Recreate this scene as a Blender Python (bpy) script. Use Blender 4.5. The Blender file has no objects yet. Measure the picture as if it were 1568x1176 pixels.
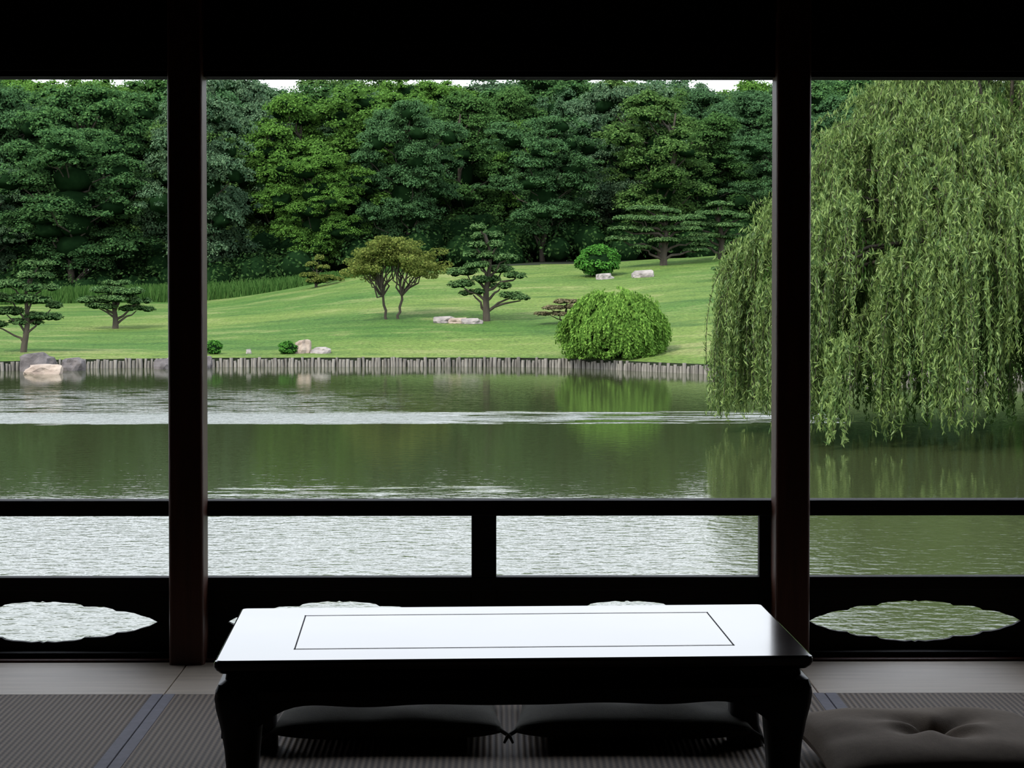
import bpy, bmesh, math, random
import numpy as np
from mathutils import Vector, Matrix, noise

random.seed(11)
rng = np.random.default_rng(11)
scene = bpy.context.scene
COL = scene.collection
try:
    scene.view_settings.view_transform = 'Standard'
    scene.view_settings.look = 'None'
except Exception:
    pass

WATER_Z = -1.8

# ------------------------------------------------------------------ mesh builder
class MB:
    def __init__(self):
        self.v, self.l, self.s, self.m, self.sm = [], [], [], [], []
        self.n = 0
    def add(self, verts, faces, mat=0, smooth=False):
        verts = np.asarray(verts, dtype=np.float32).reshape(-1, 3)
        faces = np.asarray(faces, dtype=np.int64)
        k = faces.shape[1]
        self.v.append(verts)
        self.l.append((faces + self.n).ravel())
        self.s.append(np.full(len(faces), k))
        self.m.append(np.full(len(faces), mat))
        self.sm.append(np.full(len(faces), smooth))
        self.n += len(verts)
    def mesh(self, name, mats):
        v = np.concatenate(self.v); l = np.concatenate(self.l); s = np.concatenate(self.s)
        me = bpy.data.meshes.new(name)
        me.vertices.add(len(v)); me.vertices.foreach_set('co', v.ravel())
        me.loops.add(len(l)); me.loops.foreach_set('vertex_index', l.astype(np.int32))
        me.polygons.add(len(s))
        st = np.concatenate([[0], np.cumsum(s)[:-1]]).astype(np.int32)
        me.polygons.foreach_set('loop_start', st)
        for m in mats: me.materials.append(m)
        me.polygons.foreach_set('material_index', np.concatenate(self.m).astype(np.int32))
        me.polygons.foreach_set('use_smooth', np.concatenate(self.sm).astype(bool))
        me.update(calc_edges=True)
        me.validate()
        return me
    def obj(self, name, mats, loc=(0, 0, 0), parent=None):
        return mkobj(name, self.mesh(name, mats), loc, parent)

def mkobj(name, me, loc=(0, 0, 0), parent=None):
    o = bpy.data.objects.new(name, me)
    o.location = loc
    COL.objects.link(o)
    if parent: o.parent = parent
    return o

def nrm(a):
    return a / (np.linalg.norm(a, axis=-1, keepdims=True) + 1e-9)

def leaves(mb, c, n, ln, wd, mat=0, tdir=None):
    N = len(c)
    if tdir is None:
        t = nrm(np.cross(n, rng.normal(size=(N, 3))))
    else:
        t = nrm(tdir)
    b = nrm(np.cross(n, t))
    ln = (ln * rng.uniform(.7, 1.3, N))[:, None] / 2
    wd = (wd * rng.uniform(.7, 1.3, N))[:, None] / 2
    v = np.stack([c - t * ln, c + b * wd, c + t * ln, c - b * wd], axis=1).reshape(-1, 3)
    mb.add(v, np.arange(4 * N).reshape(-1, 4), mat)

def unit_sphere(nu=10, nv=7):
    vs = []; fs = []
    for j in range(nv + 1):
        th = math.pi * (0.02 + 0.96 * j / nv)
        for i in range(nu):
            ph = 2 * math.pi * i / nu
            vs.append((math.sin(th) * math.cos(ph), math.sin(th) * math.sin(ph), math.cos(th)))
    for j in range(nv):
        for i in range(nu):
            a = j * nu + i; b = j * nu + (i + 1) % nu
            fs.append((a, a + nu, b + nu, b))
    return np.array(vs), np.array(fs)
USV, USF = unit_sphere()

def puff(mb, c, r, n, ln, wd, mat=0, core=0.78, up=0.5, jit=0.55, low=-0.5, coremat=None, spread=(.78, 1.08)):
    c = np.array(c, float); r = np.array(r, float)
    d = nrm(rng.normal(size=(int(n * 1.8) + 8, 3)))
    d = d[d[:, 2] > low][:int(n)]
    p = c + d * r * (rng.uniform(spread[0], spread[1], len(d)))[:, None]
    nn = nrm(d / r * r.mean() + np.array([0, 0, up]) + rng.normal(size=d.shape) * jit)
    leaves(mb, p, nn, ln, wd, mat)
    if core > 0:
        cv = USV * (1 + rng.uniform(-.12, .12, (len(USV), 1)))
        mb.add(c + cv * r * core, USF, mat if coremat is None else coremat, True)

def tube(mb, pts, rad, sides=8, mat=0, cap=True):
    pts = np.array(pts, float); n = len(pts)
    rad = np.broadcast_to(np.array(rad, float), (n,))
    tan = nrm(np.gradient(pts, axis=0))
    ref = np.array([0.31, 0.95, 0.05])
    a = nrm(np.cross(tan, ref)); b = np.cross(tan, a)
    an = 2 * math.pi * np.arange(sides) / sides
    vs = (pts[:, None, :] + rad[:, None, None] * (np.cos(an)[None, :, None] * a[:, None, :] + np.sin(an)[None, :, None] * b[:, None, :])).reshape(-1, 3)
    i = np.arange(n - 1)[:, None] * sides; k = np.arange(sides)[None, :]; k2 = (k + 1) % sides
    fs = np.stack([i + k, i + k2, i + sides + k2, i + sides + k], -1).reshape(-1, 4)
    mb.add(vs, fs, mat, True)
    if cap:
        mb.add(vs[-sides:], [list(range(sides))], mat)

def curve_pts(a, b, n=6, wob=0.1, sag=0.0):
    a = np.array(a, float); b = np.array(b, float)
    L = np.linalg.norm(b - a)
    t = np.linspace(0, 1, n)[:, None]
    p = a + (b - a) * t
    w = rng.normal(size=(n, 3)) * wob * L
    w[0] = 0; w[-1] = 0
    p += w
    p[:, 2] += sag * L * np.sin(np.pi * t[:, 0])
    return p

# ------------------------------------------------------------------ materials
def newmat(name):
    m = bpy.data.materials.new(name); m.use_nodes = True
    nt = m.node_tree
    for n in list(nt.nodes): nt.nodes.remove(n)
    out = nt.nodes.new('ShaderNodeOutputMaterial')
    return m, nt, out

def N(nt, typ, **kw):
    n = nt.nodes.new(typ)
    for k, v in kw.items():
        setattr(n, k, v)
    return n

def math_n(nt, op, a, b=None, c=None, clamp=False):
    n = nt.nodes.new('ShaderNodeMath'); n.operation = op; n.use_clamp = clamp
    for i, x in enumerate((a, b, c)):
        if x is None: continue
        if isinstance(x, (int, float)): n.inputs[i].default_value = x
        else: nt.links.new(x, n.inputs[i])
    return n.outputs[0]

def mixc(nt, f, a, b, blend='MIX'):
    n = nt.nodes.new('ShaderNodeMix'); n.data_type = 'RGBA'; n.blend_type = blend
    def setv(s, x):
        if isinstance(x, (int, float)): s.default_value = x
        elif isinstance(x, tuple): s.default_value = (*x, 1) if len(x) == 3 else x
        else: nt.links.new(x, s)
    setv(n.inputs[0], f); setv(n.inputs[6], a); setv(n.inputs[7], b)
    return n.outputs[2]

def leafmat(name, dark, light, alt=None, trans=0.25, gloss=0.0):
    m, nt, out = newmat(name)
    geo = N(nt, 'ShaderNodeNewGeometry'); oi = N(nt, 'ShaderNodeObjectInfo')
    c = mixc(nt, geo.outputs['Random Per Island'], dark, light)
    if alt:
        c = mixc(nt, math_n(nt, 'MULTIPLY', oi.outputs['Random'], 0.8), c, alt)
    dif = N(nt, 'ShaderNodeBsdfDiffuse'); tr = N(nt, 'ShaderNodeBsdfTranslucent')
    nt.links.new(c, dif.inputs[0]); nt.links.new(c, tr.inputs[0])
    mx = N(nt, 'ShaderNodeMixShader'); mx.inputs[0].default_value = trans
    nt.links.new(dif.outputs[0], mx.inputs[1]); nt.links.new(tr.outputs[0], mx.inputs[2])
    last = mx.outputs[0]
    if gloss:
        g = N(nt, 'ShaderNodeBsdfGlossy'); g.inputs['Roughness'].default_value = .45
        m2 = N(nt, 'ShaderNodeMixShader'); m2.inputs[0].default_value = gloss
        nt.links.new(last, m2.inputs[1]); nt.links.new(g.outputs[0], m2.inputs[2]); last = m2.outputs[0]
    nt.links.new(last, out.inputs[0])
    return m

def noisemat(name, c1, c2, scale=5, rough=.7, bump=.0, bscale=None, stretch=(1, 1, 1), spec=.3, detail=5):
    m, nt, out = newmat(name)
    tc = N(nt, 'ShaderNodeTexCoord'); mp = N(nt, 'ShaderNodeMapping')
    mp.inputs['Scale'].default_value = stretch
    nt.links.new(tc.outputs['Object'], mp.inputs[0])
    no = N(nt, 'ShaderNodeTexNoise'); no.inputs['Scale'].default_value = scale; no.inputs['Detail'].default_value = detail
    nt.links.new(mp.outputs[0], no.inputs[0])
    f = math_n(nt, 'MULTIPLY_ADD', no.outputs[0], 2.0, -0.5, clamp=True)
    c = mixc(nt, f, c1, c2)
    b = N(nt, 'ShaderNodeBsdfPrincipled'); b.inputs['Roughness'].default_value = rough
    b.inputs['Specular IOR Level'].default_value = spec
    nt.links.new(c, b.inputs['Base Color'])
    if bump:
        n2 = N(nt, 'ShaderNodeTexNoise'); n2.inputs['Scale'].default_value = bscale or scale * 3; n2.inputs['Detail'].default_value = 4
        nt.links.new(mp.outputs[0], n2.inputs[0])
        bp = N(nt, 'ShaderNodeBump'); bp.inputs['Distance'].default_value = bump
        nt.links.new(n2.outputs[0], bp.inputs['Height']); nt.links.new(bp.outputs[0], b.inputs['Normal'])
    nt.links.new(b.outputs[0], out.inputs[0])
    return m

M_bark = noisemat('bark', (.03, .025, .018), (.08, .068, .05), 6, .9, .02, stretch=(1, 1, .3))
M_oak = leafmat('oak_leaves', (.032, .088, .030), (.105, .215, .062), (.065, .135, .060), .25)
M_oak2 = leafmat('maple_leaves', (.055, .135, .024), (.150, .300, .052), (.085, .175, .038), .28)
M_oak3 = leafmat('grey_oak_leaves', (.045, .095, .050), (.145, .225, .118), (.065, .135, .060), .2)
M_oak4 = leafmat('elm_leaves', (.055, .115, .030), (.145, .240, .064), (.055, .135, .038), .28)
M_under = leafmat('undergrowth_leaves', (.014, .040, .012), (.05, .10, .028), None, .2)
M_core = noisemat('shaded_foliage_core', (.005, .015, .005), (.009, .025, .008), 3, .9, spec=0)  # solid cores that close gaps in foliage; inner shade painted as near-black green
M_pine = leafmat('pine_needles', (.032, .078, .026), (.125, .215, .075), None, .12)
M_pineb = leafmat('juniper_needles', (.10, .09, .05), (.21, .18, .10), None, .12)
M_bush = leafmat('box_leaves', (.03, .11, .018), (.09, .25, .04), None, .2)
M_mound = leafmat('weeping_shrub_leaves', (.05, .12, .018), (.20, .36, .065), None, .25)
M_wil = leafmat('willow_leaves', (.040, .09, .020), (.235, .33, .092), None, .3, .02)
M_wild = leafmat('willow_shaded_leaves', (.025, .06, .013), (.07, .13, .03), None, .3)  # darker copy of the willow leaves, shade inside the crown put into the colour
M_olive = leafmat('hawthorn_leaves', (.07, .11, .022), (.21, .24, .06), None, .3)
M_grassb = leafmat('tall_grass_blades', (.025, .07, .015), (.08, .16, .04), None, .3)
M_rock = noisemat('rock', (.14, .125, .12), (.38, .34, .31), 3, .85, .03)
M_rockw = noisemat('warm_rock', (.20, .15, .12), (.44, .36, .29), 3, .85, .03)
M_rockd = noisemat('dark_rock', (.05, .045, .045), (.17, .15, .145), 3, .85, .03)
M_log = noisemat('weathered_log', (.07, .063, .054), (.33, .305, .265), 9, .9, .01, stretch=(1, 1, .15))

# lawn
def lawn_mat():
    m, nt, out = newmat('lawn')
    tc = N(nt, 'ShaderNodeTexCoord')
    n1 = N(nt, 'ShaderNodeTexNoise'); n1.inputs['Scale'].default_value = .13; n1.inputs['Detail'].default_value = 6
    n2 = N(nt, 'ShaderNodeTexNoise'); n2.inputs['Scale'].default_value = 9; n2.inputs['Detail'].default_value = 4
    mp = N(nt, 'ShaderNodeMapping'); mp.inputs['Scale'].default_value = (.45, 1.0, 1)
    nt.links.new(tc.outputs['Object'], mp.inputs[0])
    nt.links.new(mp.outputs[0], n1.inputs[0]); nt.links.new(tc.outputs['Object'], n2.inputs[0])
    n3 = N(nt, 'ShaderNodeTexNoise'); n3.inputs['Scale'].default_value = .5; n3.inputs['Detail'].default_value = 8
    n3.inputs['Roughness'].default_value = .72
    nt.links.new(mp.outputs[0], n3.inputs[0])
    f = math_n(nt, 'MULTIPLY_ADD', n1.outputs[0], 5.0, -2.0, clamp=True)
    c = mixc(nt, f, (.068, .142, .027), (.130, .192, .042))
    f3 = math_n(nt, 'MULTIPLY_ADD', n3.outputs[0], 8.0, -4.1, clamp=True)
    c = mixc(nt, math_n(nt, 'MULTIPLY', f3, .8), c, (.23, .25, .092))
    f4 = math_n(nt, 'MULTIPLY_ADD', n3.outputs[0], -9.0, 4.25, clamp=True)
    c = mixc(nt, math_n(nt, 'MULTIPLY', f4, .7), c, (.036, .092, .02))
    f2 = math_n(nt, 'MULTIPLY_ADD', n2.outputs[0], 2.6, -.3)
    c = mixc(nt, .6, c, f2, 'MULTIPLY')
    b = N(nt, 'ShaderNodeBsdfPrincipled'); b.inputs['Roughness'].default_value = .9
    b.inputs['Specular IOR Level'].default_value = .1
    nt.links.new(c, b.inputs['Base Color'])
    bp = N(nt, 'ShaderNodeBump'); bp.inputs['Distance'].default_value = .15
    nt.links.new(n2.outputs[0], bp.inputs['Height']); nt.links.new(bp.outputs[0], b.inputs['Normal'])
    nt.links.new(b.outputs[0], out.inputs[0])
    return m
M_lawn = lawn_mat()
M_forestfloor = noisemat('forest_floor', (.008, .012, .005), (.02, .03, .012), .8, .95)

# water
def water_mat():
    m, nt, out = newmat('pond_water')
    geo = N(nt, 'ShaderNodeNewGeometry')
    sp = N(nt, 'ShaderNodeSeparateXYZ'); nt.links.new(geo.outputs['Position'], sp.inputs[0])
    X, Y = sp.outputs[0], sp.outputs[1]
    def noise_at(sx, sy, sc, det=3, off=0):
        mp = N(nt, 'ShaderNodeMapping'); mp.inputs['Scale'].default_value = (sx, sy, 1); mp.inputs['Location'].default_value = (off, off, 0)
        nt.links.new(geo.outputs['Position'], mp.inputs[0])
        n = N(nt, 'ShaderNodeTexNoise'); n.inputs['Scale'].default_value = sc; n.inputs['Detail'].default_value = det
        nt.links.new(mp.outputs[0], n.inputs[0]); return n.outputs[0]
    def mr(x, a, b, c=0., d=1.):
        n = N(nt, 'ShaderNodeMapRange', interpolation_type='SMOOTHSTEP')
        nt.links.new(x, n.inputs[0])
        for i, q in enumerate((a, b, c, d)): n.inputs[i + 1].default_value = q
        return n.outputs[0]
    patch = noise_at(.14, 1.4, 1.0, 4)
    fine = noise_at(.9, 4.5, 1.0, 4, 7)
    yy = math_n(nt, 'ADD', Y, math_n(nt, 'MULTIPLY_ADD', fine, -1.2, .6))
    lo = mr(yy, 36.2, 36.45); hi = mr(yy, 38.4, 39.2, 1., 0.)
    b1 = math_n(nt, 'MULTIPLY', lo, hi)
    solid = mr(X, -1.8, -.2, 1., 0.)
    pm = mr(math_n(nt, 'MULTIPLY_ADD', fine, .6, math_n(nt, 'MULTIPLY', patch, .5)), .53, .59)
    b1 = math_n(nt, 'MULTIPLY', b1, math_n(nt, 'MAXIMUM', solid, pm))
    b1 = math_n(nt, 'MULTIPLY', b1, mr(X, 4.6, 7.0, 1., 0.))
    # lighter ripples behind it, toward the left
    b2 = math_n(nt, 'MULTIPLY', math_n(nt, 'MULTIPLY', mr(Y, 37.5, 39), mr(Y, 42, 49, 1., 0.)), mr(X, -8, 1, 1., .04))
    b2 = math_n(nt, 'MULTIPLY', b2, mr(fine, .42, .60))
    # small nearer streak
    b3 = math_n(nt, 'MULTIPLY', math_n(nt, 'MULTIPLY', mr(yy, 25.0, 25.3), mr(yy, 25.7, 26.2, 1., 0.)), mr(fine, .53, .60))
    b3 = math_n(nt, 'MULTIPLY', b3, math_n(nt, 'MULTIPLY', mr(X, -4.4, -3), mr(X, -1, 0.5, 1., 0.)))
    near = mr(Y, 23.0, 25.5, 1., 0.)
    amp = math_n(nt, 'MULTIPLY_ADD', near, 1.3, .16)
    amp = math_n(nt, 'MULTIPLY_ADD', b1, 2.4, amp)
    amp = math_n(nt, 'MULTIPLY_ADD', b2, .9, amp)
    amp = math_n(nt, 'MULTIPLY_ADD', b3, 1.8, amp)
    w = noise_at(5.0, 8.0, 1.0, 3, 3)
    h = math_n(nt, 'MULTIPLY', w, amp)
    # wave faces turned to a low viewpoint dominate rippled water: mean facet tilt grows with the ripples
    tilt = math_n(nt, 'MULTIPLY_ADD', near, .030, .004)
    tilt = math_n(nt, 'MULTIPLY_ADD', b1, .16, tilt)
    tilt = math_n(nt, 'MULTIPLY_ADD', b2, .03, tilt)
    tilt = math_n(nt, 'MULTIPLY_ADD', b3, .06, tilt)
    cx = N(nt, 'ShaderNodeCombineXYZ'); cx.inputs[2].default_value = 1
    nt.links.new(math_n(nt, 'MULTIPLY', tilt, -1.0), cx.inputs[1])
    vn = N(nt, 'ShaderNodeVectorMath', operation='NORMALIZE'); nt.links.new(cx.outputs[0], vn.inputs[0])
    bp = N(nt, 'ShaderNodeBump'); bp.inputs['Distance'].default_value = .013; bp.inputs['Strength'].default_value = 1
    nt.links.new(h, bp.inputs['Height']); nt.links.new(vn.outputs[0], bp.inputs['Normal'])
    b = N(nt, 'ShaderNodeBsdfPrincipled')
    b.inputs['Base Color'].default_value = (.040, .050, .020, 1)
    b.inputs['IOR'].default_value = 1.5
    rough = math_n(nt, 'MULTIPLY_ADD', b1, .15, math_n(nt, 'MULTIPLY_ADD', near, .07, .045))
    nt.links.new(rough, b.inputs['Roughness'])
    nt.links.new(bp.outputs[0], b.inputs['Normal'])
    nt.links.new(b.outputs[0], out.inputs[0])
    return m
M_water = water_mat()

# ------------------------------------------------------------------ terrain
CX = [-60, -22, -12.9, -10, -7, -4.7, -1.8, 2.6, 5.6, 10, 16, 60]
CZ = [.95, .95, 1.22, 1.6, 2.12, 2.45, 2.68, 2.92, 3.05, 3.25, 3.4, 3.4]
SX = [-60, -20, -14, -12, -8, 0, 2, 4, 6.3, 10, 20, 60]
SY = [48, 51, 53.6, 55, 55.9, 56, 55.5, 53.6, 51.6, 49, 46.5, 44]
_xs = np.linspace(-60, 60, 601)
def _sm(a, k):
    ker = np.hanning(k); ker /= ker.sum()
    return np.convolve(np.pad(a, k // 2, mode='edge'), ker, mode='valid')[:len(_xs)]
_cz = _sm(np.interp(_xs, CX, CZ), 21); _sy = _sm(np.interp(_xs, SX, SY), 15)
def shore(x): return float(np.interp(x, _xs, _sy))
def ground(x, y):
    xr = x * 85.0 / max(y, 50)
    c = float(np.interp(xr, _xs, _cz)); ys = shore(x)
    s = (y - ys) / (88 - ys)
    if s > 1: zr = c
    else:
        s = max(s, 0)
        k = 0.06
        zr = .26 + (c - .26) * (s if s < 1 - k else s - (s - 1 + k) ** 2 / (2 * k) * .5)
    m = min(1, max(0, (y - ys) / 3))
    zr += .05 * noise.noise(Vector((x * .25, y * .25, 0))) * m + .14 * noise.noise(Vector((x * .12, y * .16, 5))) * m
    return zr + WATER_Z

mb = MB()
nx, ny = 200, 110
gx = np.linspace(-60, 60, nx); vs = []
for j in range(ny):
    t = j / (ny - 1)
    for i in range(nx):
        ys = shore(gx[i]); y = ys + (165 - ys) * t ** 1.35
        z = ground(gx[i], y)
        vs.append((gx[i], y, z))
fs = []
for j in range(ny - 1):
    for i in range(nx - 1):
        a = j * nx + i
        fs.append((a, a + 1, a + nx + 1, a + nx))
fs = np.array(fs); vs = np.array(vs)
cy = vs[fs].mean(axis=1)[:, 1]
mb.add(vs, fs[cy < 94], 0, True)
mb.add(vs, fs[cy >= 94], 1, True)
sk = vs[:nx]; sk2 = sk.copy(); sk2[:, 2] = -2.6
mb.add(np.concatenate([sk, sk2]), [(i, nx + i, nx + i + 1, i + 1) for i in range(nx - 1)], 1)
mb.obj('lawn_hillside', [M_lawn, M_forestfloor])

# pond
mb = MB()
mb.add([(-150, 6.4, WATER_Z), (150, 6.4, WATER_Z), (150, 62, WATER_Z), (-150, 62, WATER_Z)], [(0, 1, 2, 3)])
mb.obj('pond', [M_water])

# log palisade edging
mb = MB()
x = -32.0
while x < 24:
    r = random.uniform(.034, .060)
    y = shore(x) - .04 + random.uniform(-.015, .015)
    h = random.uniform(.17, .28); lean = random.uniform(-.02, .02)
    tube(mb, [(x, y, WATER_Z - .4), (x, y, WATER_Z + .1), (x + lean, y, WATER_Z + h)], [r, r, r * .92], 8)
    dx = 2 * r + random.uniform(0, .012)
    sl = abs((shore(x + .1) - shore(x)) / .1)
    x += dx / math.sqrt(1 + sl * sl)
mb.obj('log_palisade_edging', [M_log])

# ------------------------------------------------------------------ forest
def forest_tree_mesh(name, H, W, leaf, seed, low=.05, nl=30, Rr=(.9, 1.7), power=2.6, flat=.62, skew=0.0):
    global rng
    rng = np.random.default_rng(seed)
    mb = MB()
    tp = curve_pts((0, 0, -.3), (rng.normal() * .3, rng.normal() * .3, H * .85), 8, .012)
    tube(mb, tp, np.linspace(.22, .05, 8), 8, 1)
    cz = H * (.5 + low / 2); rz = H * (.5 - low / 2) * .95
    lobes = []
    for i in range(nl):
        t = np.clip((i + .5) / nl * 2 - 1 + rng.normal() * .09, -.98, .95)
        az = i * 2.39996 + rng.normal() * .6
        hr = math.sqrt(max(0.10, 1 - abs(t - skew) ** power if abs(t - skew) < 1 else .1))
        k = rng.uniform(.30, .95)
        c = np.array([math.cos(az) * W / 2 * hr * k, math.sin(az) * W / 2 * hr * k, cz + t * rz * .86])
        lobes.append((c, rng.uniform(*Rr)))
    lobes.append((np.array([rng.normal() * .4, rng.normal() * .4, cz + rz * .85]), 1.1))
    for c, R in lobes:
        tube(mb, curve_pts(tp[int(np.clip((c[2] - 1) / H * 8, 1, 6))], c, 5, .04), np.linspace(.07, .02, 5), 5, 1, cap=False)
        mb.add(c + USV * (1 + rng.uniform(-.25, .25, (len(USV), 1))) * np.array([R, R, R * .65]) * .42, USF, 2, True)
        for j in range(int(10 + 6 * R)):
            d = nrm(rng.normal(size=3))
            if d[2] < -.5: d[2] *= -.6
            p = c + d * np.array([R * 1.05, R * 1.05, R * .72]) * rng.uniform(.55, 1.08)
            r = rng.uniform(.24, .62)
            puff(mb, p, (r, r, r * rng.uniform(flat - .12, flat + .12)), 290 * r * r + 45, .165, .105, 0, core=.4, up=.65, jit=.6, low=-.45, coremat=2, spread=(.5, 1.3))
    for t in (-.6, -.3, 0, .3):
        q = W * .13 * math.sqrt(1 - abs(t) ** 2.5)
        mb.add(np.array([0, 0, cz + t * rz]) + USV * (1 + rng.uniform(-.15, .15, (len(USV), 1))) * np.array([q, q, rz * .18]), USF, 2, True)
    return mb.mesh(name, [leaf, M_bark, M_core])

variants = []
specs = [(M_oak, 8.2, .12, 30, (.9, 1.9), 3.0, .6, 0), (M_oak2, 7.0, .05, 32, (.8, 1.5), 2.2, .62, -.1), (M_oak3, 8.8, .05, 34, (1.0, 2.0), 3.2, .65, .1),
         (M_oak, 6.6, .14, 26, (.9, 1.6), 2.0, .55, -.15), (M_oak4, 8.4, .05, 34, (.7, 1.9), 2.8, .68, .05), (M_oak2, 9.2, .10, 34, (1.0, 2.1), 3.4, .6, .15), (M_oak4, 6.4, .05, 28, (.8, 1.4), 2.2, .6, 0)]
for i, (lm, W_, lo_, nl_, R_, pw_, fl_, sk_) in enumerate(specs):
    variants.append(forest_tree_mesh('forest_tree_mesh_%d' % i, 12.0, W_, lm, 20 + i, lo_, nl_, R_, pw_, fl_, sk_))
rnd = random.Random(9)
rows = [(100, 5.6, 8.2, 12.2), (106, 4.8, 10.8, 13.2), (113, 4.6, 12.2, 14.0), (121, 4.6, 12.9, 14.8), (130, 4.6, 13.8, 15.8), (139, 4.4, 14.8, 16.5)]
for (yy, dx, t0, t1) in rows:
    x = -60 + rnd.uniform(0, 3)
    while x < 60:
        y = yy + rnd.uniform(-2.6, 2.6)
        g = ground(x, y)
        top = rnd.uniform(t0, t1)
        H = top - (g - WATER_Z)
        s = H / 12.0
        if x < -16: w = [0, 2, 3, 2, 0, 4]
        elif x < 12: w = [1, 5, 0, 4, 3, 2, 6, 5]
        else: w = [0, 3, 5, 2, 0]
        if yy > 125: w = [1, 2, 4, 5, 6]
        o = mkobj('oak_tree', variants[rnd.choice(w)], (x, y, g - .05))
        k = rnd.uniform(.85, 1.25)
        o.scale = (s * k, s * k, s)
        o.rotation_euler = (0, 0, rnd.uniform(0, 6.28))
        x += dx * rnd.uniform(.75, 1.25)

# understory
rng = np.random.default_rng(77)
mb = MB()
for i in range(700):
    back = i > 420
    x = rng.uniform(-44, 40) * (1.4 if back else 1); y = rng.uniform(108, 144) if back else rng.uniform(96, 104)
    g = ground(x, y); r = rng.uniform(1.2, 2.2) if back else rng.uniform(.7, 1.4)
    z = g + rng.uniform(.2, 1.0) + (rng.uniform(0, 2.5) if back else (y - 96) * rng.uniform(0, .28))
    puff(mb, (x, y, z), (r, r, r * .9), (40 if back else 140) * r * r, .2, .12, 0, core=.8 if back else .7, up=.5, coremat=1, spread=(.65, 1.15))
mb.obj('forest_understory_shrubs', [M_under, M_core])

# tall grass strip
rng = np.random.default_rng(78)
mb = MB()
n = 11000
x = rng.uniform(-34, -4, n); y = rng.uniform(90, 94.5, n)
hh = np.interp(x, [-34, -14, -9, -4], [.8, .7, .45, .2]) * rng.uniform(.5, 1.2, n)
gz = np.array([ground(a, b) for a, b in zip(x, y)])
lean = rng.normal(size=(n, 2)) * .14
w = .03
P0 = np.stack([x - w, y, gz - .05], 1); P1 = np.stack([x + w, y, gz - .05], 1)
P2 = np.stack([x + w * .3 + lean[:, 0], y + lean[:, 1], gz + hh], 1); P3 = np.stack([x - w * .3 + lean[:, 0], y + lean[:, 1], gz + hh], 1)
mb.add(np.stack([P0, P1, P2, P3], 1).reshape(-1, 3), np.arange(4 * n).reshape(-1, 4))
mb.obj('tall_grass_border', [M_grassb])

# ------------------------------------------------------------------ niwaki pines
def pine(name, x, y, H, pads, lean=0.0, tr=.085, leaf=M_pine, seed=1, ln=.12, wd=.04, dens=1500):
    global rng
    rng = np.random.default_rng(seed)
    mb = MB()
    npt = 9
    t = np.linspace(0, 1, npt)
    tp = np.stack([lean * t + .10 * H / 2.5 * np.sin(t * 7 + seed) * t, .1 * np.sin(t * 6 + seed * 2) * t, H * .92 * t - .08], 1)
    tube(mb, tp, tr * (1.25 - 1.0 * t), 8, 1)
    for (px, pz, rx, rz) in pads:
        rz = rz * 1.35
        py = rng.uniform(-.5, .5) * min(.9, H * .35) * (1 if abs(px) < .8 else .5)
        ti = int(np.clip((pz - .35) / (H * .92) * (npt - 1), 1, npt - 1))
        tube(mb, curve_pts(tp[ti], (px, py, pz - .06), 5, .05, .05), np.linspace(tr * .5, tr * .18, 5), 6, 1, cap=False)
        k = max(4, int(rx * 12))
        for j in range(k):
            a = rng.uniform(0, 6.28); q = math.sqrt(rng.uniform(0, 1)) * .78
            cx, cyy = px + rx * q * math.cos(a), py + rx * .85 * q * math.sin(a)
            r = rx * rng.uniform(.28, .42) + .05
            puff(mb, (cx, cyy, pz + rng.uniform(-.03, .03) + rz * .3 * (1 - q)), (r, r, rz * .75), dens * r * r + 70, ln, wd, 0,
                 core=.7, up=.8, jit=.6, low=-.25, coremat=2)
    return mb.obj(name, [leaf, M_bark, M_core], (x, y, ground(x, y)))

pine('niwaki_pine', -.33, 66, 3.25, [(-.2, 3.1, .3, .14), (0, 2.85, .52, .15), (-.35, 2.52, .4, .14), (.35, 2.55, .38, .13), (-.15, 2.2, .72, .16), (.65, 2.1, .42, .13), (-.2, 1.85, .5, .13),
      (-.65, 1.62, .62, .17), (.5, 1.7, .6, .15), (1.0, 1.52, .42, .13), (-.8, 1.22, .5, .15), (0, 1.38, .6, .14), (.45, 1.15, .45, .12), (.85, .85, .42, .12), (1.15, .75, .32, .1), (-.45, .95, .4, .12)], .05, .11, seed=3)
pine('niwaki_pine', 7.2, 84.3, 2.6, [(-.7, 2.42, .9, .13), (.2, 2.3, .6, .12), (-1.4, 2.0, .85, .13), (0, 1.95, 1.0, .14), (1.0, 2.02, .7, .13), (-1.7, 1.55, .65, .12),
      (-.5, 1.5, .9, .13), (.8, 1.55, .9, .13), (-1.75, 1.12, .7, .12), (.2, 1.05, .9, .12), (1.25, 1.1, .6, .12), (-.95, .75, .55, .1), (1.4, .62, .5, .1)], .1, .14, seed=4, ln=.14, wd=.05)
pine('niwaki_pine', 9.9, 86, 2.55, [(0, 2.38, .6, .12), (-.3, 1.97, .95, .13), (.8, 1.82, .7, .13), (-.95, 1.5, .75, .12), (.3, 1.45, .9, .13), (1.4, 1.3, .65, .12),
      (-.7, 1.0, .85, .12), (.6, .9, .85, .12), (-1.1, .6, .6, .1)], -.1, .14, seed=5, ln=.14, wd=.05)
pine('niwaki_pine', -13.8, 57.2, 2.65, [(.45, 2.55, .42, .11), (.3, 2.2, .55, .13), (-.3, 1.95, .6, .13), (.55, 1.85, .5, .13), (-.6, 1.55, .6, .14), (.2, 1.5, .65, .14), (.75, 1.3, .38, .12),
      (-.5, 1.15, .7, .14), (.5, 1.0, .55, .13), (0, .85, .45, .11), (-.8, .8, .4, .11)], .25, .085, seed=6)
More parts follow.
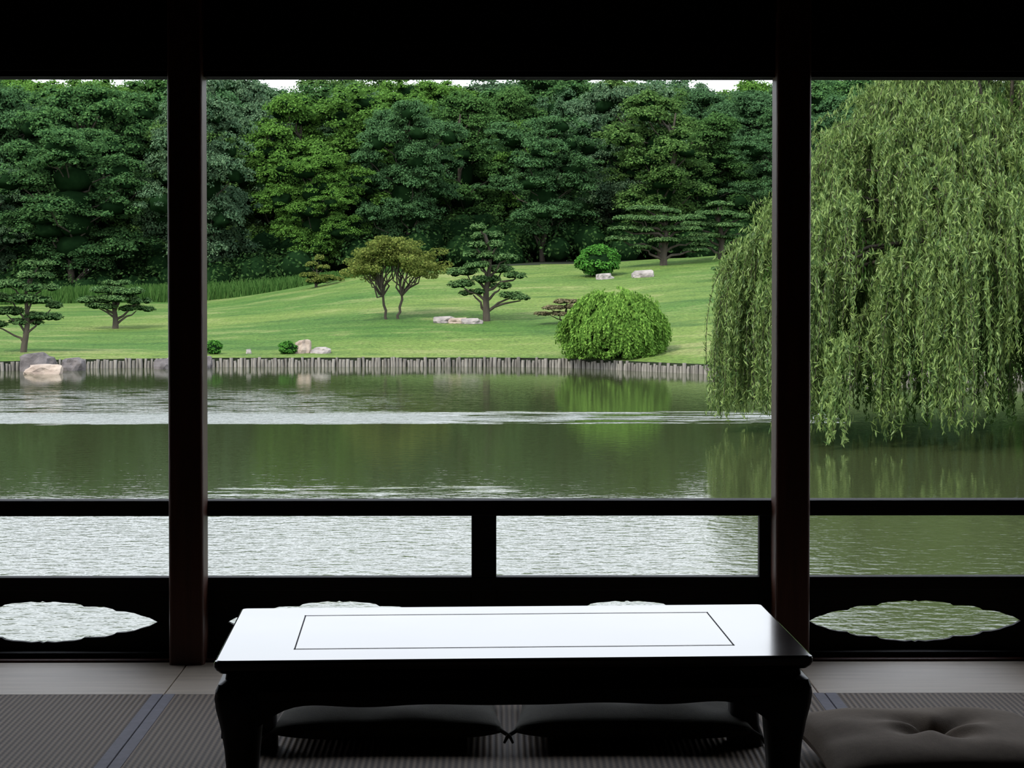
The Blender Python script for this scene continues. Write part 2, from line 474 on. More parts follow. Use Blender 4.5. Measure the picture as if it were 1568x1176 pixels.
pine('niwaki_pine', -13.6, 70, 1.75, [(0, 1.6, .45, .11), (-.2, 1.35, .8, .14), (.5, 1.3, .6, .14), (-.8, 1.0, .6, .13), (.2, 1.05, .8, .14), (.9, .95, .45, .13), (-.55, .78, .6, .11), (.7, .68, .6, .12)], .0, .10, seed=7)
pine('spreading_juniper', 2.3, 64.4, .8, [(-.5, .5, .45, .08), (0, .7, .5, .08), (.4, .55, .5, .08), (-.7, .3, .35, .07), (.1, .3, .6, .08)], 0, .05, M_pineb, seed=8)
pine('spreading_juniper', 9.3, 76, .8, [(-.5, .35, .6, .1), (0, .5, .7, .1), (.6, .4, .6, .1)], 0, .05, M_pine, seed=9)
pine('golden_juniper', -7.9, 86, 1.4, [(.1, 1.25, .25, .14), (-.25, .95, .35, .14), (.3, .85, .35, .13), (-.3, .5, .45, .14), (.45, .4, .45, .13), (0, .25, .5, .13), (.9, .35, .3, .1)], 0, .06, M_olive, seed=10)

# hawthorn (two trunks)
rng = np.random.default_rng(31)
mb = MB()
tips = []
for s, bx in ((-1, -.18), (1, .22)):
    fork = np.array([bx + s * .12, 0, .8])
    tube(mb, curve_pts((bx, 0, -.1), fork, 6, .03), np.linspace(.055, .042, 6), 8, 1)
    for k in range(19):
        th = -.35 + 1.55 * (k + .5) / 19 + rng.normal() * .06; rr = rng.uniform(.6, 1.0)
        e = np.array([s * (.15 + 1.38 * math.sin(th) * rr), rng.uniform(-.9, .9), 1.1 + 1.5 * math.cos(th) * rr + rng.uniform(-.1, .1)])
        e[2] = max(e[2], 1.1)
        tube(mb, curve_pts(fork, e, 6, .05), np.linspace(.035, .01, 6), 6, 1, cap=False)
        tips.append(e)
for e in tips:
    for j in range(4):
        c = e + rng.normal(size=3) * np.array([.2, .26, .12])
        r = rng.uniform(.18, .30)
        puff(mb, c, (r * 1.3, r * 1.3, r * .55), 150, .085, .055, 0, core=0, up=.5, jit=.8, low=-1)
mb.obj('hawthorn_tree', [M_olive, M_bark], (-3.57, 67, ground(-3.57, 67)))

# clipped round shrub, small shrubs
def shrub(name, x, y, rx, h, mat, n, ln, wd, seed):
    global rng
    rng = np.random.default_rng(seed)
    mb = MB()
    mb.add(np.array([0, 0, h * .45]) + USV * np.array([rx * .8, rx * .8, h * .46]), USF, 1, True)
    for i in range(52):
        d = nrm(rng.normal(size=3))
        c = d * np.array([rx * .76, rx * .76, h * .42]) + np.array([0, 0, h * .46])
        c[2] = max(c[2], h * .12)
        r = rx * rng.uniform(.2, .33)
        puff(mb, c, (r, r, r * .8), n, ln, wd, 0, core=.7, up=.6, coremat=1)
    tube(mb, [(0, 0, -.05), (0, 0, h * .4)], .05, 6, 2)
    return mb.obj(name, [mat, M_core, M_bark], (x, y, ground(x, y) + .0))
shrub('clipped_boxwood', 4.2, 80.9, .92, 1.3, M_bush, 200, .12, .075, 41)
shrub('boxwood_seedling', -6.1, 57.3, .28, .36, M_bush, 50, .07, .04, 42)
shrub('boxwood_seedling', -8.25, 57.2, .26, .4, M_bush, 50, .07, .04, 43)

# weeping mound shrub
rng = np.random.default_rng(51)
mb = MB()
RX, HM = 1.42, 1.76
mb.add(np.array([0, 0, HM * .40]) + USV * np.array([RX * .82, RX * .75, HM * .5]), USF, 1, True)
ns = 1500
for i in range(ns):
    a = rng.uniform(0, 2 * math.pi); q = math.sqrt(rng.uniform(0, 1))
    L = rng.uniform(.35, .8); m = int(L / .03)
    th0 = q * 1.35
    ss = np.linspace(0, 1, m)
    th = th0 + ss * L / 1.5
    lump = 1 + .07 * math.sin(a * 6 + q * 9) + .05 * math.sin(a * 11 - q * 14) + rng.normal() * .03
    px = np.sin(np.minimum(th, 1.57)) * math.cos(a) * RX * lump; py = np.sin(np.minimum(th, 1.57)) * math.sin(a) * RX * .95 * lump
    pz = np.cos(np.minimum(th, 1.57)) * HM * .72 * lump + HM * .28 - np.maximum(th - 1.57, 0) * 1.3
    c = np.stack([px, py, pz], 1) + rng.normal(size=(m, 3)) * .02
    c = c[c[:, 2] > -.3]
    if len(c) < 3: continue
    outw = nrm(c - np.array([0, 0, HM * .2]))
    nn = nrm(outw + rng.normal(size=c.shape) * .5)
    td = nrm(np.array([math.cos(a) * .35, math.sin(a) * .35, -.9]) + rng.normal(size=c.shape) * .4)
    leaves(mb, c, nn, .11, .05, 0, tdir=td)
for i in range(260):
    a = rng.uniform(0, 6.28)
    c = np.array([math.cos(a) * RX * rng.uniform(.85, 1.0), math.sin(a) * RX * rng.uniform(.8, .95), rng.uniform(.0, .4)])
    puff(mb, c, (.12, .12, .14), 40, .1, .045, 0, core=0, jit=.6)
tube(mb, [(0, 0, -.1), (0, 0, .8)], .07, 8, 2)
mb.obj('weeping_mulberry_shrub', [M_mound, M_core, M_bark], (3.36, 55.4, ground(3.36, 55.6) - .03))

# ------------------------------------------------------------------ rocks
def rock(name, x, y, sx, sy, sz, mat, seed, z=None, rot=0):
    bm = bmesh.new()
    bmesh.ops.create_icosphere(bm, subdivisions=3, radius=1)
    for v in bm.verts:
        p = v.co.copy()
        d = noise.noise(p * 1.1 + Vector((seed, 0, 0))) * .5 + noise.noise(p * 3 + Vector((0, seed, 0))) * .15
        v.co = p * (1 + d)
        v.co.x = max(-.85, min(.9, v.co.x)); v.co.z = max(-.5, min(.75 + .1 * v.co.x, v.co.z))
        v.co = Vector((v.co.x * sx, v.co.y * sy, v.co.z * sz))
    me = bpy.data.meshes.new(name); bm.to_mesh(me); bm.free()
    me.materials.append(mat)
    if z is None: z = ground(x, y)
    o = mkobj(name, me, (x, y, z + .25 * sz)); o.rotation_euler = (0, 0, rot)
    return o
rock('garden_rock', -5.68, 57.5, .27, .25, .38, M_rockw, 1)
rock('garden_rock', -5.15, 57.4, .34, .25, .17, M_rock, 2)
rock('garden_rock', -7.25, 57.4, .09, .09, .13, M_rock, 3)
rock('garden_rock', -1.75, 65.6, .42, .35, .2, M_rock, 4)
rock('garden_rock', -1.28, 65.4, .38, .3, .17, M_rockw, 5)
rock('garden_rock', -.82, 65.3, .42, .3, .17, M_rock, 6)
rock('garden_rock', 4.4, 79.4, .42, .35, .22, M_rock, 7)
rock('garden_rock', 5.9, 79.2, .5, .4, .26, M_rock, 8)
rock('shore_rock', -12.15, 52.6, .58, .45, .24, M_rockw, 9, WATER_Z)
rock('shore_rock', -12.6, 53.9, .5, .45, .5, M_rockd, 10, WATER_Z)
rock('shore_rock', -11.7, 54.2, .35, .35, .34, M_rockd, 14, WATER_Z)
rock('shore_rock', -9.25, 55.0, .38, .35, .28, M_rockd, 11, WATER_Z)
rock('shore_rock', -8.3, 55.3, .3, .3, .32, M_rockd, 12, WATER_Z)
rock('shore_rock', -9.0, 55.2, .3, .3, .34, M_rock, 13, WATER_Z)

# ------------------------------------------------------------------ willow
rng = np.random.default_rng(61)
WC = np.array([8.2, 34.0]); WR = 4.4
mbw = MB()
root = np.array([11.2, 35.3, -1.6]); fork = np.array([9.0, 34.3, 1.2])
tube(mbw, curve_pts(root, fork, 8, .02, .04), np.linspace(.38, .26, 8), 12, 1)
def dome(r): return 1.15 + 4.7 * (1 - (min(r / WR, 1)) ** 1.1)
def strand(start, out, L, zmin, mat=0, thin=1.0, reach=None):
    step = .042
    m = int(L / step)
    s = np.arange(m) * step
    if reach is None: reach = rng.uniform(.1, .55)
    hx = reach * (1 - np.exp(-s / .55))
    sway = .04 * np.sin(s * 1.7 + rng.uniform(0, 6))
    drop = s - .8 * reach * (1 - np.exp(-s / .4))
    p = np.stack([start[0] + out[0] * hx + sway, start[1] + out[1] * hx, start[2] - drop], 1)
    p = p[p[:, 2] > zmin]
    if len(p) < 4: return
    if len(p) > 12 and rng.random() < .4:
        tube(mbw, p[::6], .006, 3, 1, cap=False)
    p2 = np.repeat(p, 2, axis=0) + rng.normal(size=(len(p) * 2, 3)) * .022
    td = np.zeros_like(p2); td[:, 2] = -1
    td += rng.normal(size=p2.shape) * .5
    nn = nrm(rng.normal(size=p2.shape) + np.array([out[0] * .6, out[1] * .6, .5]))
    leaves(mbw, p2, nn, .12, .024 * thin, mat, tdir=td)
nb = 240
for i in range(nb):
    a = 2 * math.pi * (i * .618034 % 1) + rng.normal() * .1
    q = math.sqrt((i + .5) / nb)
    lob = 1 + .05 * math.sin(5 * a + 1) + .03 * math.sin(9 * a)
    r = WR * (q * .96 + rng.normal() * .025) * lob
    out = np.array([math.cos(a), math.sin(a)])
    tip = np.array([WC[0] + out[0] * r * .96, WC[1] + out[1] * r * .8, dome(r) - rng.uniform(0, .45)])
    if rng.random() < .4: tip[2] -= rng.uniform(.5, 2.2) * (1 if q < .8 else .5)
    if i % 2 == 0:
        mid = fork + (tip - fork) * .5 + np.array([0, 0, .4])
        pts = [fork, fork + (mid - fork) * .5, mid, mid + (tip - mid) * .5 + np.array([0, 0, .12]), tip]
        tube(mbw, pts, [.09, .07, .05, .03, .012], 5, 1, cap=False)
    ns = int(rng.uniform(9, 24))
    base = rng.uniform(1.1, 2.6) + (1.4 if q > .75 else .5)
    zm = WATER_Z + .04 + (rng.uniform(0, .35) if q > .8 else rng.uniform(0, 1.1))
    for j in range(ns):
        st = tip + rng.normal(size=3) * np.array([.09, .09, .16])
        oo = nrm(out + rng.normal(size=2) * .45)
        strand(st, oo, base * rng.uniform(.4, 1.15), zm + rng.uniform(0, .4))
    for j in range(9):
        st = tip + rng.normal(size=3) * np.array([.12, .12, .06]) + np.array([0, 0, .05])
        strand(st, nrm(out * .6 + rng.normal(size=2)), rng.uniform(.4, .9), -5, reach=rng.uniform(.35, .8))
for i in range(640):
    a = rng.uniform(0, 6.28); q = math.sqrt(rng.uniform(0, 1)) * .84
    r = WR * q
    top = dome(r) - .5
    zc = rng.uniform(-.9 if q > .4 else 0.2, max(top, .0))
    if zc > top: continue
    c = (WC[0] + math.cos(a) * r * .96, WC[1] + math.sin(a) * r * .8, zc)
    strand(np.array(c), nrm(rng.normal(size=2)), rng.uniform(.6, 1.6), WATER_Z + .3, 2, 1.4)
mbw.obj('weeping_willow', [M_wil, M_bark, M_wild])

# willow bank
mb = MB()
vs = []; fs = []
nr, na = 10, 40
for j in range(nr + 1):
    for i in range(na):
        a = 2 * math.pi * i / na; rr = j / nr
        R = 1 + .12 * math.sin(3 * a + 1)
        vs.append((14.4 + 4.0 * rr * R * math.cos(a), 36 + 5.0 * rr * R * math.sin(a), WATER_Z + .5 * (1 - rr ** 2.2) - .2 * rr ** 6))
for j in range(nr):
    for i in range(na):
        a = j * na + i; b = j * na + (i + 1) % na
        fs.append((a, a + na, b + na, b))
mb.add(vs, fs, 0, True)
mb.obj('willow_bank', [M_lawn])

# ------------------------------------------------------------------ tea house
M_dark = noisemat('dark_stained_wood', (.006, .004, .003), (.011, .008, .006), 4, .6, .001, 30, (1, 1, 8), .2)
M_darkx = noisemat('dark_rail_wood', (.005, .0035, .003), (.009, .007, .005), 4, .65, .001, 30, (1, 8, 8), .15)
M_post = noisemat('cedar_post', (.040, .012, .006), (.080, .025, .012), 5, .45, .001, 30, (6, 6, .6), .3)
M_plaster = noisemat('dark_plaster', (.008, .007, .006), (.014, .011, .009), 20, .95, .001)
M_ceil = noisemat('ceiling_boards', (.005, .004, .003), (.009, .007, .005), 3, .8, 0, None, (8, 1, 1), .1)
M_board = noisemat('pale_sill_boards', (.44, .36, .275), (.57, .475, .37), 3, .5, .0006, 20, (1, 14, 1), .5)
M_stone = noisemat('foundation_stone', (.12, .11, .10), (.25, .23, .21), 2, .9, .02)
M_heri = noisemat('tatami_border_cloth', (.17, .16, .185), (.22, .21, .24), 40, .75)

def tatami_mat():
    m, nt, out = newmat('tatami_weave')
    geo = N(nt, 'ShaderNodeNewGeometry'); sp = N(nt, 'ShaderNodeSeparateXYZ')
    nt.links.new(geo.outputs['Position'], sp.inputs[0])
    sx = math_n(nt, 'SINE', math_n(nt, 'MULTIPLY', sp.outputs[0], 2 * math.pi / .0155))
    sy = math_n(nt, 'SINE', math_n(nt, 'MULTIPLY', sp.outputs[1], 2 * math.pi / .02))
    g = math_n(nt, 'MULTIPLY_ADD', sx, .5, .5)
    g2 = math_n(nt, 'MULTIPLY_ADD', math_n(nt, 'MULTIPLY', sx, sy), .25, g)
    g2 = math_n(nt, 'MINIMUM', math_n(nt, 'MAXIMUM', g2, 0.), 1.)
    c = mixc(nt, g2, (.065, .046, .034), (.27, .205, .15))
    b = N(nt, 'ShaderNodeBsdfPrincipled'); b.inputs['Roughness'].default_value = .7
    b.inputs['Specular IOR Level'].default_value = .25
    nt.links.new(c, b.inputs['Base Color'])
    bp = N(nt, 'ShaderNodeBump'); bp.inputs['Distance'].default_value = .002
    nt.links.new(g, bp.inputs['Height']); nt.links.new(bp.outputs[0], b.inputs['Normal'])
    nt.links.new(b.outputs[0], out.inputs[0])
    return m
M_tatami = tatami_mat()

def box(name, x0, x1, y0, y1, z0, z1, mat, bev=.003, parent=None):
    bm = bmesh.new()
    bmesh.ops.create_cube(bm, size=1)
    for v in bm.verts:
        v.co = Vector(((v.co.x) * (x1 - x0), v.co.y * (y1 - y0), v.co.z * (z1 - z0)))
    if bev:
        bmesh.ops.bevel(bm, geom=bm.edges[:], offset=bev, segments=2, affect='EDGES', profile=.5)
    me = bpy.data.meshes.new(name); bm.to_mesh(me); bm.free()
    me.materials.append(mat)
    return mkobj(name, me, ((x0 + x1) / 2, (y0 + y1) / 2, (z0 + z1) / 2), parent)

WX0, WX1 = -2.80, 2.76
WY = 5.95
YB = -2.6
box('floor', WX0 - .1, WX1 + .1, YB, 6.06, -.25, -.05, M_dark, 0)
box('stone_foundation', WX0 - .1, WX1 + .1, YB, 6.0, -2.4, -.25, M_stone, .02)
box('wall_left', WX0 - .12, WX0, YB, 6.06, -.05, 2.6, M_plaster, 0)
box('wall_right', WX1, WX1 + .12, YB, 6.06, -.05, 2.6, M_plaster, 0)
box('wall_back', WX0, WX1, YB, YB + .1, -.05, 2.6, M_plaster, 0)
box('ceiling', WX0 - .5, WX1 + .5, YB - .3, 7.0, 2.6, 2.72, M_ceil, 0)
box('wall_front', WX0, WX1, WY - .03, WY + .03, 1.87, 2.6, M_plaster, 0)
lin = bpy.data.objects.new('trim_lintel', None); COL.objects.link(lin)
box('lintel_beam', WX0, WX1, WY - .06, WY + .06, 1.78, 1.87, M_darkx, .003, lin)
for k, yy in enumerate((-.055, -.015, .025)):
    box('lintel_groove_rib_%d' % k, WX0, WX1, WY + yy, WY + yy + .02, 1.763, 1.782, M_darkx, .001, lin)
for px in (-2.75, -.93, .89, 2.71):
    bm = bmesh.new()
    h = .0525
    bmesh.ops.create_cube(bm, size=1)
    for v in bm.verts: v.co = Vector((v.co.x * 2 * h, v.co.y * 2 * h, v.co.z * 2.65))
    ve = [e for e in bm.edges if abs(e.verts[0].co.z - e.verts[1].co.z) > 1]
    bmesh.ops.bevel(bm, geom=ve, offset=.012, segments=4, affect='EDGES', profile=.5)
    me = bpy.data.meshes.new('wooden_post'); bm.to_mesh(me); bm.free(); me.materials.append(M_post)
    mkobj('wooden_post', me, (px, WY - .04, 1.275))
sill = bpy.data.objects.new('trim_sill', None); COL.objects.link(sill)
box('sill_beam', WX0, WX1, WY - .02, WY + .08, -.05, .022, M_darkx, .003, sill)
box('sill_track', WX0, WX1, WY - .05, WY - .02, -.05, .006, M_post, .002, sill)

# balustrade
bal = bpy.data.objects.new('balustrade', None); COL.objects.link(bal)
RY0, RY1 = WY + .01, WY + .05
box('top_rail', WX0, WX1, RY0 - .01, RY1 + .01, .434, .482, M_darkx, .006, bal)
box('mid_rail', WX0, WX1, RY0, RY1, .205, .246, M_darkx, .003, bal)
for k, (a, b) in enumerate(((-1.84 - .036, -1.84 + .036), (-.076, 0.0), (.803, .84), (1.80 - .036, 1.80 + .036))):
    box('stile_%d' % k, a, b, RY0 + .002, RY1 - .002, .02, .44, M_darkx, .003, bal)
def lotus(cx, cz, hw, hh):
    prof = [(0, 1.0), (.03, .94), (.10, .98), (.18, .93), (.27, .90), (.33, .84), (.36, .74), (.44, .74), (.54, .72), (.61, .62), (.64, .52), (.72, .50), (.80, .42), (.86, .30), (.93, .20), (1.0, 0.0)]
    q1 = []
    for i in range(len(prof) - 1):
        for t in (0, .5):
            q1.append((prof[i][0] + (prof[i + 1][0] - prof[i][0]) * t, prof[i][1] + (prof[i + 1][1] - prof[i][1]) * t))
    q1.append(prof[-1])
    up = [(-x, z) for x, z in reversed(q1)] + q1[1:]
    lo = [(x, -z) for x, z in reversed(q1)][1:] + [(-x, -z) for x, z in q1[1:]][:-1]
    return [(cx + x * hw, cz + z * hh) for x, z in up + lo]
def panel(name, x0, x1, holes):
    cu = bpy.data.curves.new(name, 'CURVE'); cu.dimensions = '2D'; cu.fill_mode = 'BOTH'; cu.extrude = .008
    for pts in [[(x0, .015), (x1, .015), (x1, .215), (x0, .215)]] + holes:
        s = cu.splines.new('POLY'); s.points.add(len(pts) - 1)
        for i, p in enumerate(pts): s.points[i].co = (p[0], p[1], 0, 1)
        s.use_cyclic_u = True
    o = bpy.data.objects.new(name, cu); COL.objects.link(o)
    bpy.context.view_layer.update()
    dg = bpy.context.evaluated_depsgraph_get()
    me = bpy.data.meshes.new_from_object(o.evaluated_get(dg))
    bpy.data.objects.remove(o)
    me.materials.clear(); me.materials.append(M_darkx)
    ob = mkobj(name, me, (0, WY + .03, 0), bal); ob.rotation_euler = (math.pi / 2, 0, 0)
    return ob
ZC, HH = .108, .064
panel('carved_panel_1', -2.75, -1.84, [lotus(-2.28, ZC, .36, HH)])
panel('carved_panel_2', -1.84, -.93, [lotus(-1.385, ZC, .35, HH)])
panel('carved_panel_3', -.93, -.04, [lotus(-.48, ZC, .34, HH)])
panel('carved_panel_4', -.04, .87, [lotus(.40, ZC, .34, HH)])
panel('carved_panel_5', .89, 1.80, [lotus(1.283, ZC, .325, HH)])
panel('carved_panel_6', 1.80, 2.71, [lotus(2.24, ZC, .35, HH)])

for k, (a, b) in enumerate(((-2.79, -.932), (-.928, .902), (.906, 2.75))):
    box('floor_board', a, b, 5.465, WY - .051, -.05, -.001, M_board, .002)
def tatami(x0, x1, y0, y1):
    e = bpy.data.objects.new('tatami_mat', None); COL.objects.link(e)
    box('woven_surface', x0 + .03, x1 - .03, y0, y1, -.05, 0, M_tatami, .002, e)
    box('border_left', x0, x0 + .03, y0, y1, -.05, .001, M_heri, .001, e)
    box('border_right', x1 - .03, x1, y0, y1, -.05, .001, M_heri, .001, e)
for (a, b) in ((-2.79, -.932), (-.928, .918), (.922, 2.75)):
    for (c, d) in ((3.642, 5.46), (1.82, 3.638), (0.0, 1.816), (-2.45, -.004)):
        tatami(a, b, c, d)

# ------------------------------------------------------------------ lacquer table
def lacquer(name, base, rough, coat=0):
    m, nt, out = newmat(name)
    b = N(nt, 'ShaderNodeBsdfPrincipled')
    tc = N(nt, 'ShaderNodeTexCoord'); no = N(nt, 'ShaderNodeTexNoise'); no.inputs['Scale'].default_value = 3; no.inputs['Detail'].default_value = 6
    nt.links.new(tc.outputs['Object'], no.inputs[0])
    b.inputs['Base Color'].default_value = (*base, 1)
    r = math_n(nt, 'MULTIPLY_ADD', no.outputs[0], .06, rough - .03)
    nt.links.new(r, b.inputs['Roughness'])
    b.inputs['IOR'].default_value = 1.55 if coat else 1.4
    b.inputs['Coat Weight'].default_value = coat; b.inputs['Coat Roughness'].default_value = .08; b.inputs['Coat IOR'].default_value = 1.4
    nt.links.new(b.outputs[0], out.inputs[0])
    return m
M_lac = lacquer('black_lacquer', (.012, .007, .006), .12, .15)
M_groove = noisemat('inlay_groove', (.004, .004, .008), (.006, .006, .012), 5, .8)
M_lacleg = lacquer('black_lacquer_leg', (.005, .003, .003), .45, 0)

table = bpy.data.objects.new('low_lacquer_table', None); COL.objects.link(table)
TL, TD, TH = 1.315, .655, .34
def ring_profile(mb, hx, hy, prof, mat=0):
    rings = []
    for ins, z in prof:
        ax, ay = hx - ins, hy - ins
        pts = []
        rc = .012
        for (sx, sy, a0) in ((1, 1, 0), (-1, 1, 90), (-1, -1, 180), (1, -1, 270)):
            for k in range(5):
                a = math.radians(a0 + k * 22.5)
                pts.append((sx * (ax - rc) + rc * math.cos(a), sy * (ay - rc) + rc * math.sin(a), z))
        rings.append(pts)
    n = 20
    vs = [p for r in rings for p in r]
    fs = []
    for j in range(len(rings) - 1):
        for i in range(n):
            i2 = (i + 1) % n
            fs.append((j * n + i, j * n + i2, (j + 1) * n + i2, (j + 1) * n + i))
    mb.add(vs, fs, mat, False)
    mb.add(rings[-1], [list(range(n))], mat)
    mb.add(rings[0], [list(range(n))[::-1]], mat)
mb = MB()
ring_profile(mb, TL / 2, TD / 2, [(.03, TH - .034), (.012, TH - .030), (.004, TH - .022), (0, TH - .014), (0, TH - .006), (.002, TH - .002), (.006, TH)])
o = mb.obj('table_top', [M_lac], parent=table)
gx0, gy0 = -.49, -.20; gx1, gy1 = .50, .215
mb = MB()
for (a, b, c, d, w) in ((gx0, gx1, gy0, gy0, .005), (gx0, gx1, gy1, gy1, .005), (gx0, gx0, gy0, gy1, .003), (gx1, gx1, gy0, gy1, .003)):
    z = TH + .0006; w /= 2
    mb.add([(a - w, c - w, z), (b + w, c - w, z), (b + w, d + w, z), (a - w, d + w, z)], [(0, 1, 2, 3)])
mb.obj('inlay_line', [M_groove], parent=table)
mb = MB()
ring_profile(mb, TL / 2, TD / 2, [(.05, TH - .100), (.018, TH - .098), (.006, TH - .088), (.003, TH - .070), (.008, TH - .054), (.022, TH - .046), (.024, TH - .03)])
mb.obj('apron', [M_lacleg], parent=table)
for k, (sx, sy) in enumerate(((-1, -1), (1, -1), (-1, 1), (1, 1))):
    mb = MB()
    prof = [(.275, .003, .052), (.255, .000, .054), (.23, .003, .052), (.19, .012, .044), (.14, .020, .038), (.09, .024, .034), (.05, .020, .036), (.02, .010, .042), (.0, .010, .042)]
    vs = []
    for z, ins, hw in prof:
        cx = sx * (TL / 2 - ins - hw); cyy = sy * (TD / 2 - ins - hw)
        for (a, b) in ((1, .7), (.7, 1), (-.7, 1), (-1, .7), (-1, -.7), (-.7, -1), (.7, -1), (1, -.7)):
            vs.append((cx + a * hw, cyy + b * hw, z))
    fs = []
    for j in range(len(prof) - 1):
        for i in range(8):
            i2 = (i + 1) % 8
            fs.append((j * 8 + i2, j * 8 + i, (j + 1) * 8 + i, (j + 1) * 8 + i2))
    mb.add(vs, fs, 0, True)
    mb.add(vs[:8], [list(range(8))], 0); mb.add(vs[-8:], [list(range(8))[::-1]], 0)
    mb.obj('leg_%d' % (k + 1), [M_lacleg], parent=table)
def scallop(L, x_axis, off, nm):
    mb = MB(); n = 60
    t = np.linspace(-L / 2 + .05, L / 2 - .05, n)
    e = (L / 2 - .05) - np.abs(t)
    drop = .018 + .07 * np.exp(-(e / .07) ** 1.5) + .008 * np.cos(e * 22) * np.exp(-e / .3)
    zt = TH - .085
    vs = []
    for i in range(n):
        for q in (0, 1):
            yv = off + (q - .5) * .018
            for z in (zt, zt - drop[i]):
                vs.append((t[i], yv, z) if x_axis else (yv, t[i], z))
    fs = []
    for i in range(n - 1):
        a = i * 4; b = a + 4
        fs += [(a, a + 1, b + 1, b), (a + 2, b + 2, b + 3, a + 3), (a + 1, a + 3, b + 3, b + 1)]
    mb.add(vs, fs, 0)
    mb.obj(nm, [M_lacleg], parent=table)
scallop(TL, True, -(TD / 2 - .02), 'bracket_front'); scallop(TL, True, TD / 2 - .02, 'bracket_back')
scallop(TD, False, -(TL / 2 - .02), 'bracket_left'); scallop(TD, False, TL / 2 - .02, 'bracket_right')
table.location = (.030, 4.595, .001)
table.rotation_euler = (0, 0, math.radians(2.2))

# ------------------------------------------------------------------ cushions
def cushion(name, x, y, w, d, h, mat, rot, seed, tuft=True):
    n = 56
    g = np.linspace(-1, 1, n)
    U, V = np.meshgrid(g, g)
    px = U * (1 - .07 * (1 - V ** 2)) * w / 2; py = V * (1 - .07 * (1 - U ** 2)) * d / 2
    e = np.clip((1 - np.abs(U) ** 3.0) * (1 - np.abs(V) ** 3.0), 0, 1) ** .42
    R = np.sqrt((U * w / 2) ** 2 + (V * d / 2) ** 2); A = np.arctan2(V, U)
    top = h * (.5 + .5 * e)
    if tuft:
        dent = np.exp(-(R / .035) ** 1.2) * .38 * h + np.exp(-(R / .12) ** 2) * .14 * h
        cre = .10 * h * np.cos(A * 4 + seed) * np.exp(-((R - .07) / .07) ** 2)
        top = top - dent + cre
    for i in range(n):
        for j in range(n):
            top[i, j] += .008 * noise.noise(Vector((px[i, j] * 9, py[i, j] * 9, seed))) * e[i, j]
    bot = h * (.5 - .5 * e)
    vs = np.concatenate([np.stack([px, py, top], -1).reshape(-1, 3), np.stack([px, py, bot], -1).reshape(-1, 3)])
    fs = []
    for i in range(n - 1):
        for j in range(n - 1):
            a = i * n + j
            fs.append((a, a + 1, a + n + 1, a + n)); b = a + n * n
            fs.append((b, b + n, b + n + 1, b + 1))
    mb = MB(); mb.add(vs, fs, 0, True)
    if tuft:
        c = np.array([0, 0, h * .56])
        for k in range(9):
            a = rng.uniform(0, 6.28); tube(mb, [c, c + np.array([math.cos(a) * .012, math.sin(a) * .012, .018]), c + np.array([math.cos(a) * .034, math.sin(a) * .034, .014])], .0022, 5, 1)
    for sx in (-1, 1):
        for sy in (-1, 1):
            c = np.array([sx * w / 2, sy * d / 2, h * .5])
            tube(mb, [c - np.array([sx * .01, sy * .01, 0]), c + np.array([sx * .012, sy * .012, -.01]), c + np.array([sx * .02, sy * .02, -.025])], [.006, .005, .003], 6, 1)
    o = mb.obj(name, [mat, M_tuft], (x, y, .002)); o.rotation_euler = (0, 0, rot)
    return o
M_tuft = noisemat('tuft_thread', (.03, .025, .02), (.05, .04, .03), 30, .8)
M_cushb = noisemat('brown_cushion_cloth', (.18, .135, .095), (.22, .168, .12), 60, .9, .0008, 300)
M_cushd = noisemat('dark_olive_cushion_cloth', (.030, .027, .016), (.042, .037, .022), 60, .9, .0008, 300)
cushion('floor_cushion', 1.03, 4.60, .60, .58, .12, M_cushb, .03, 1)
cushion('floor_cushion', -.275, 5.08, .58, .56, .10, M_cushd, .02, 2)
cushion('floor_cushion', .345, 5.08, .60, .56, .10, M_cushd, -.02, 3)

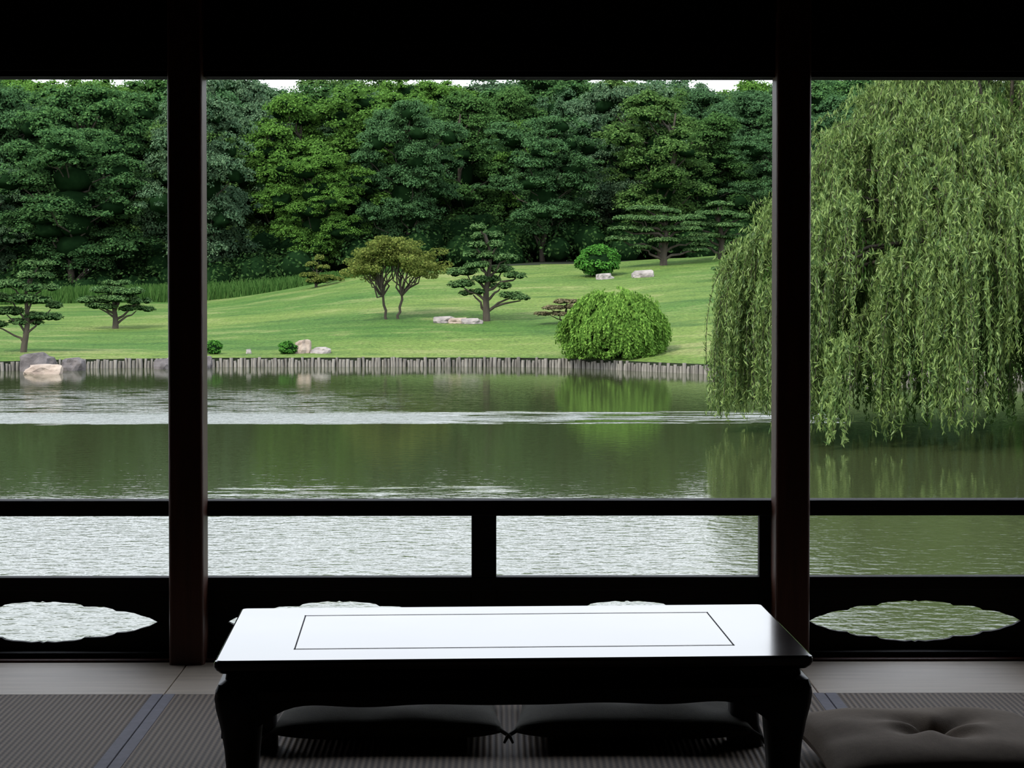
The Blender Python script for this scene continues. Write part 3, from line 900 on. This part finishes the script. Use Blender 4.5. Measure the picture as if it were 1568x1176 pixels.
# ------------------------------------------------------------------ light
w = bpy.data.worlds.new('World'); scene.world = w; w.use_nodes = True
nt = w.node_tree
for n_ in list(nt.nodes): nt.nodes.remove(n_)
out = nt.nodes.new('ShaderNodeOutputWorld'); bg = nt.nodes.new('ShaderNodeBackground')
tc = nt.nodes.new('ShaderNodeTexCoord'); sp = nt.nodes.new('ShaderNodeSeparateXYZ')
nt.links.new(tc.outputs['Generated'], sp.inputs[0])
no = nt.nodes.new('ShaderNodeTexNoise'); no.inputs['Scale'].default_value = 4; no.inputs['Detail'].default_value = 5
nt.links.new(tc.outputs['Generated'], no.inputs[0])
rp = nt.nodes.new('ShaderNodeValToRGB')
rp.color_ramp.elements[0].position = 0.0; rp.color_ramp.elements[0].color = (.93, .965, 1.0, 1)
rp.color_ramp.elements[1].position = 1.0; rp.color_ramp.elements[1].color = (.46, .54, .68, 1)
e = rp.color_ramp.elements.new(.35); e.color = (.84, .90, 1.0, 1)
zz = math_n(nt, 'MULTIPLY_ADD', no.outputs[0], .25, math_n(nt, 'ADD', sp.outputs[2], -.12))
nt.links.new(zz, rp.inputs[0]); nt.links.new(rp.outputs[0], bg.inputs[0])
bg.inputs[1].default_value = 2.6
nt.links.new(bg.outputs[0], out.inputs[0])

sl = bpy.data.lights.new('sun', 'SUN'); sl.energy = 3.6; sl.angle = math.radians(10); sl.color = (1, .94, .82)
so = bpy.data.objects.new('sun', sl); COL.objects.link(so)
sd = Vector((.42, .46, -.78))
so.rotation_euler = sd.to_track_quat('-Z', 'Y').to_euler()
so.location = (-20, -10, 40)

# ------------------------------------------------------------------ camera
cam = bpy.data.cameras.new('camera'); co = bpy.data.objects.new('camera', cam); COL.objects.link(co)
cam.sensor_width = 36; cam.lens = 3000 / 1568 * 36
cam.clip_end = 1000; cam.clip_start = .05
co.location = (0, 0, 1.21)
pitch = math.radians(1.2)
co.rotation_euler = (math.pi / 2 - pitch, 0, -24 / 3000)
cam.shift_y = -(188 - 3000 * math.tan(pitch)) / 1568
scene.camera = co
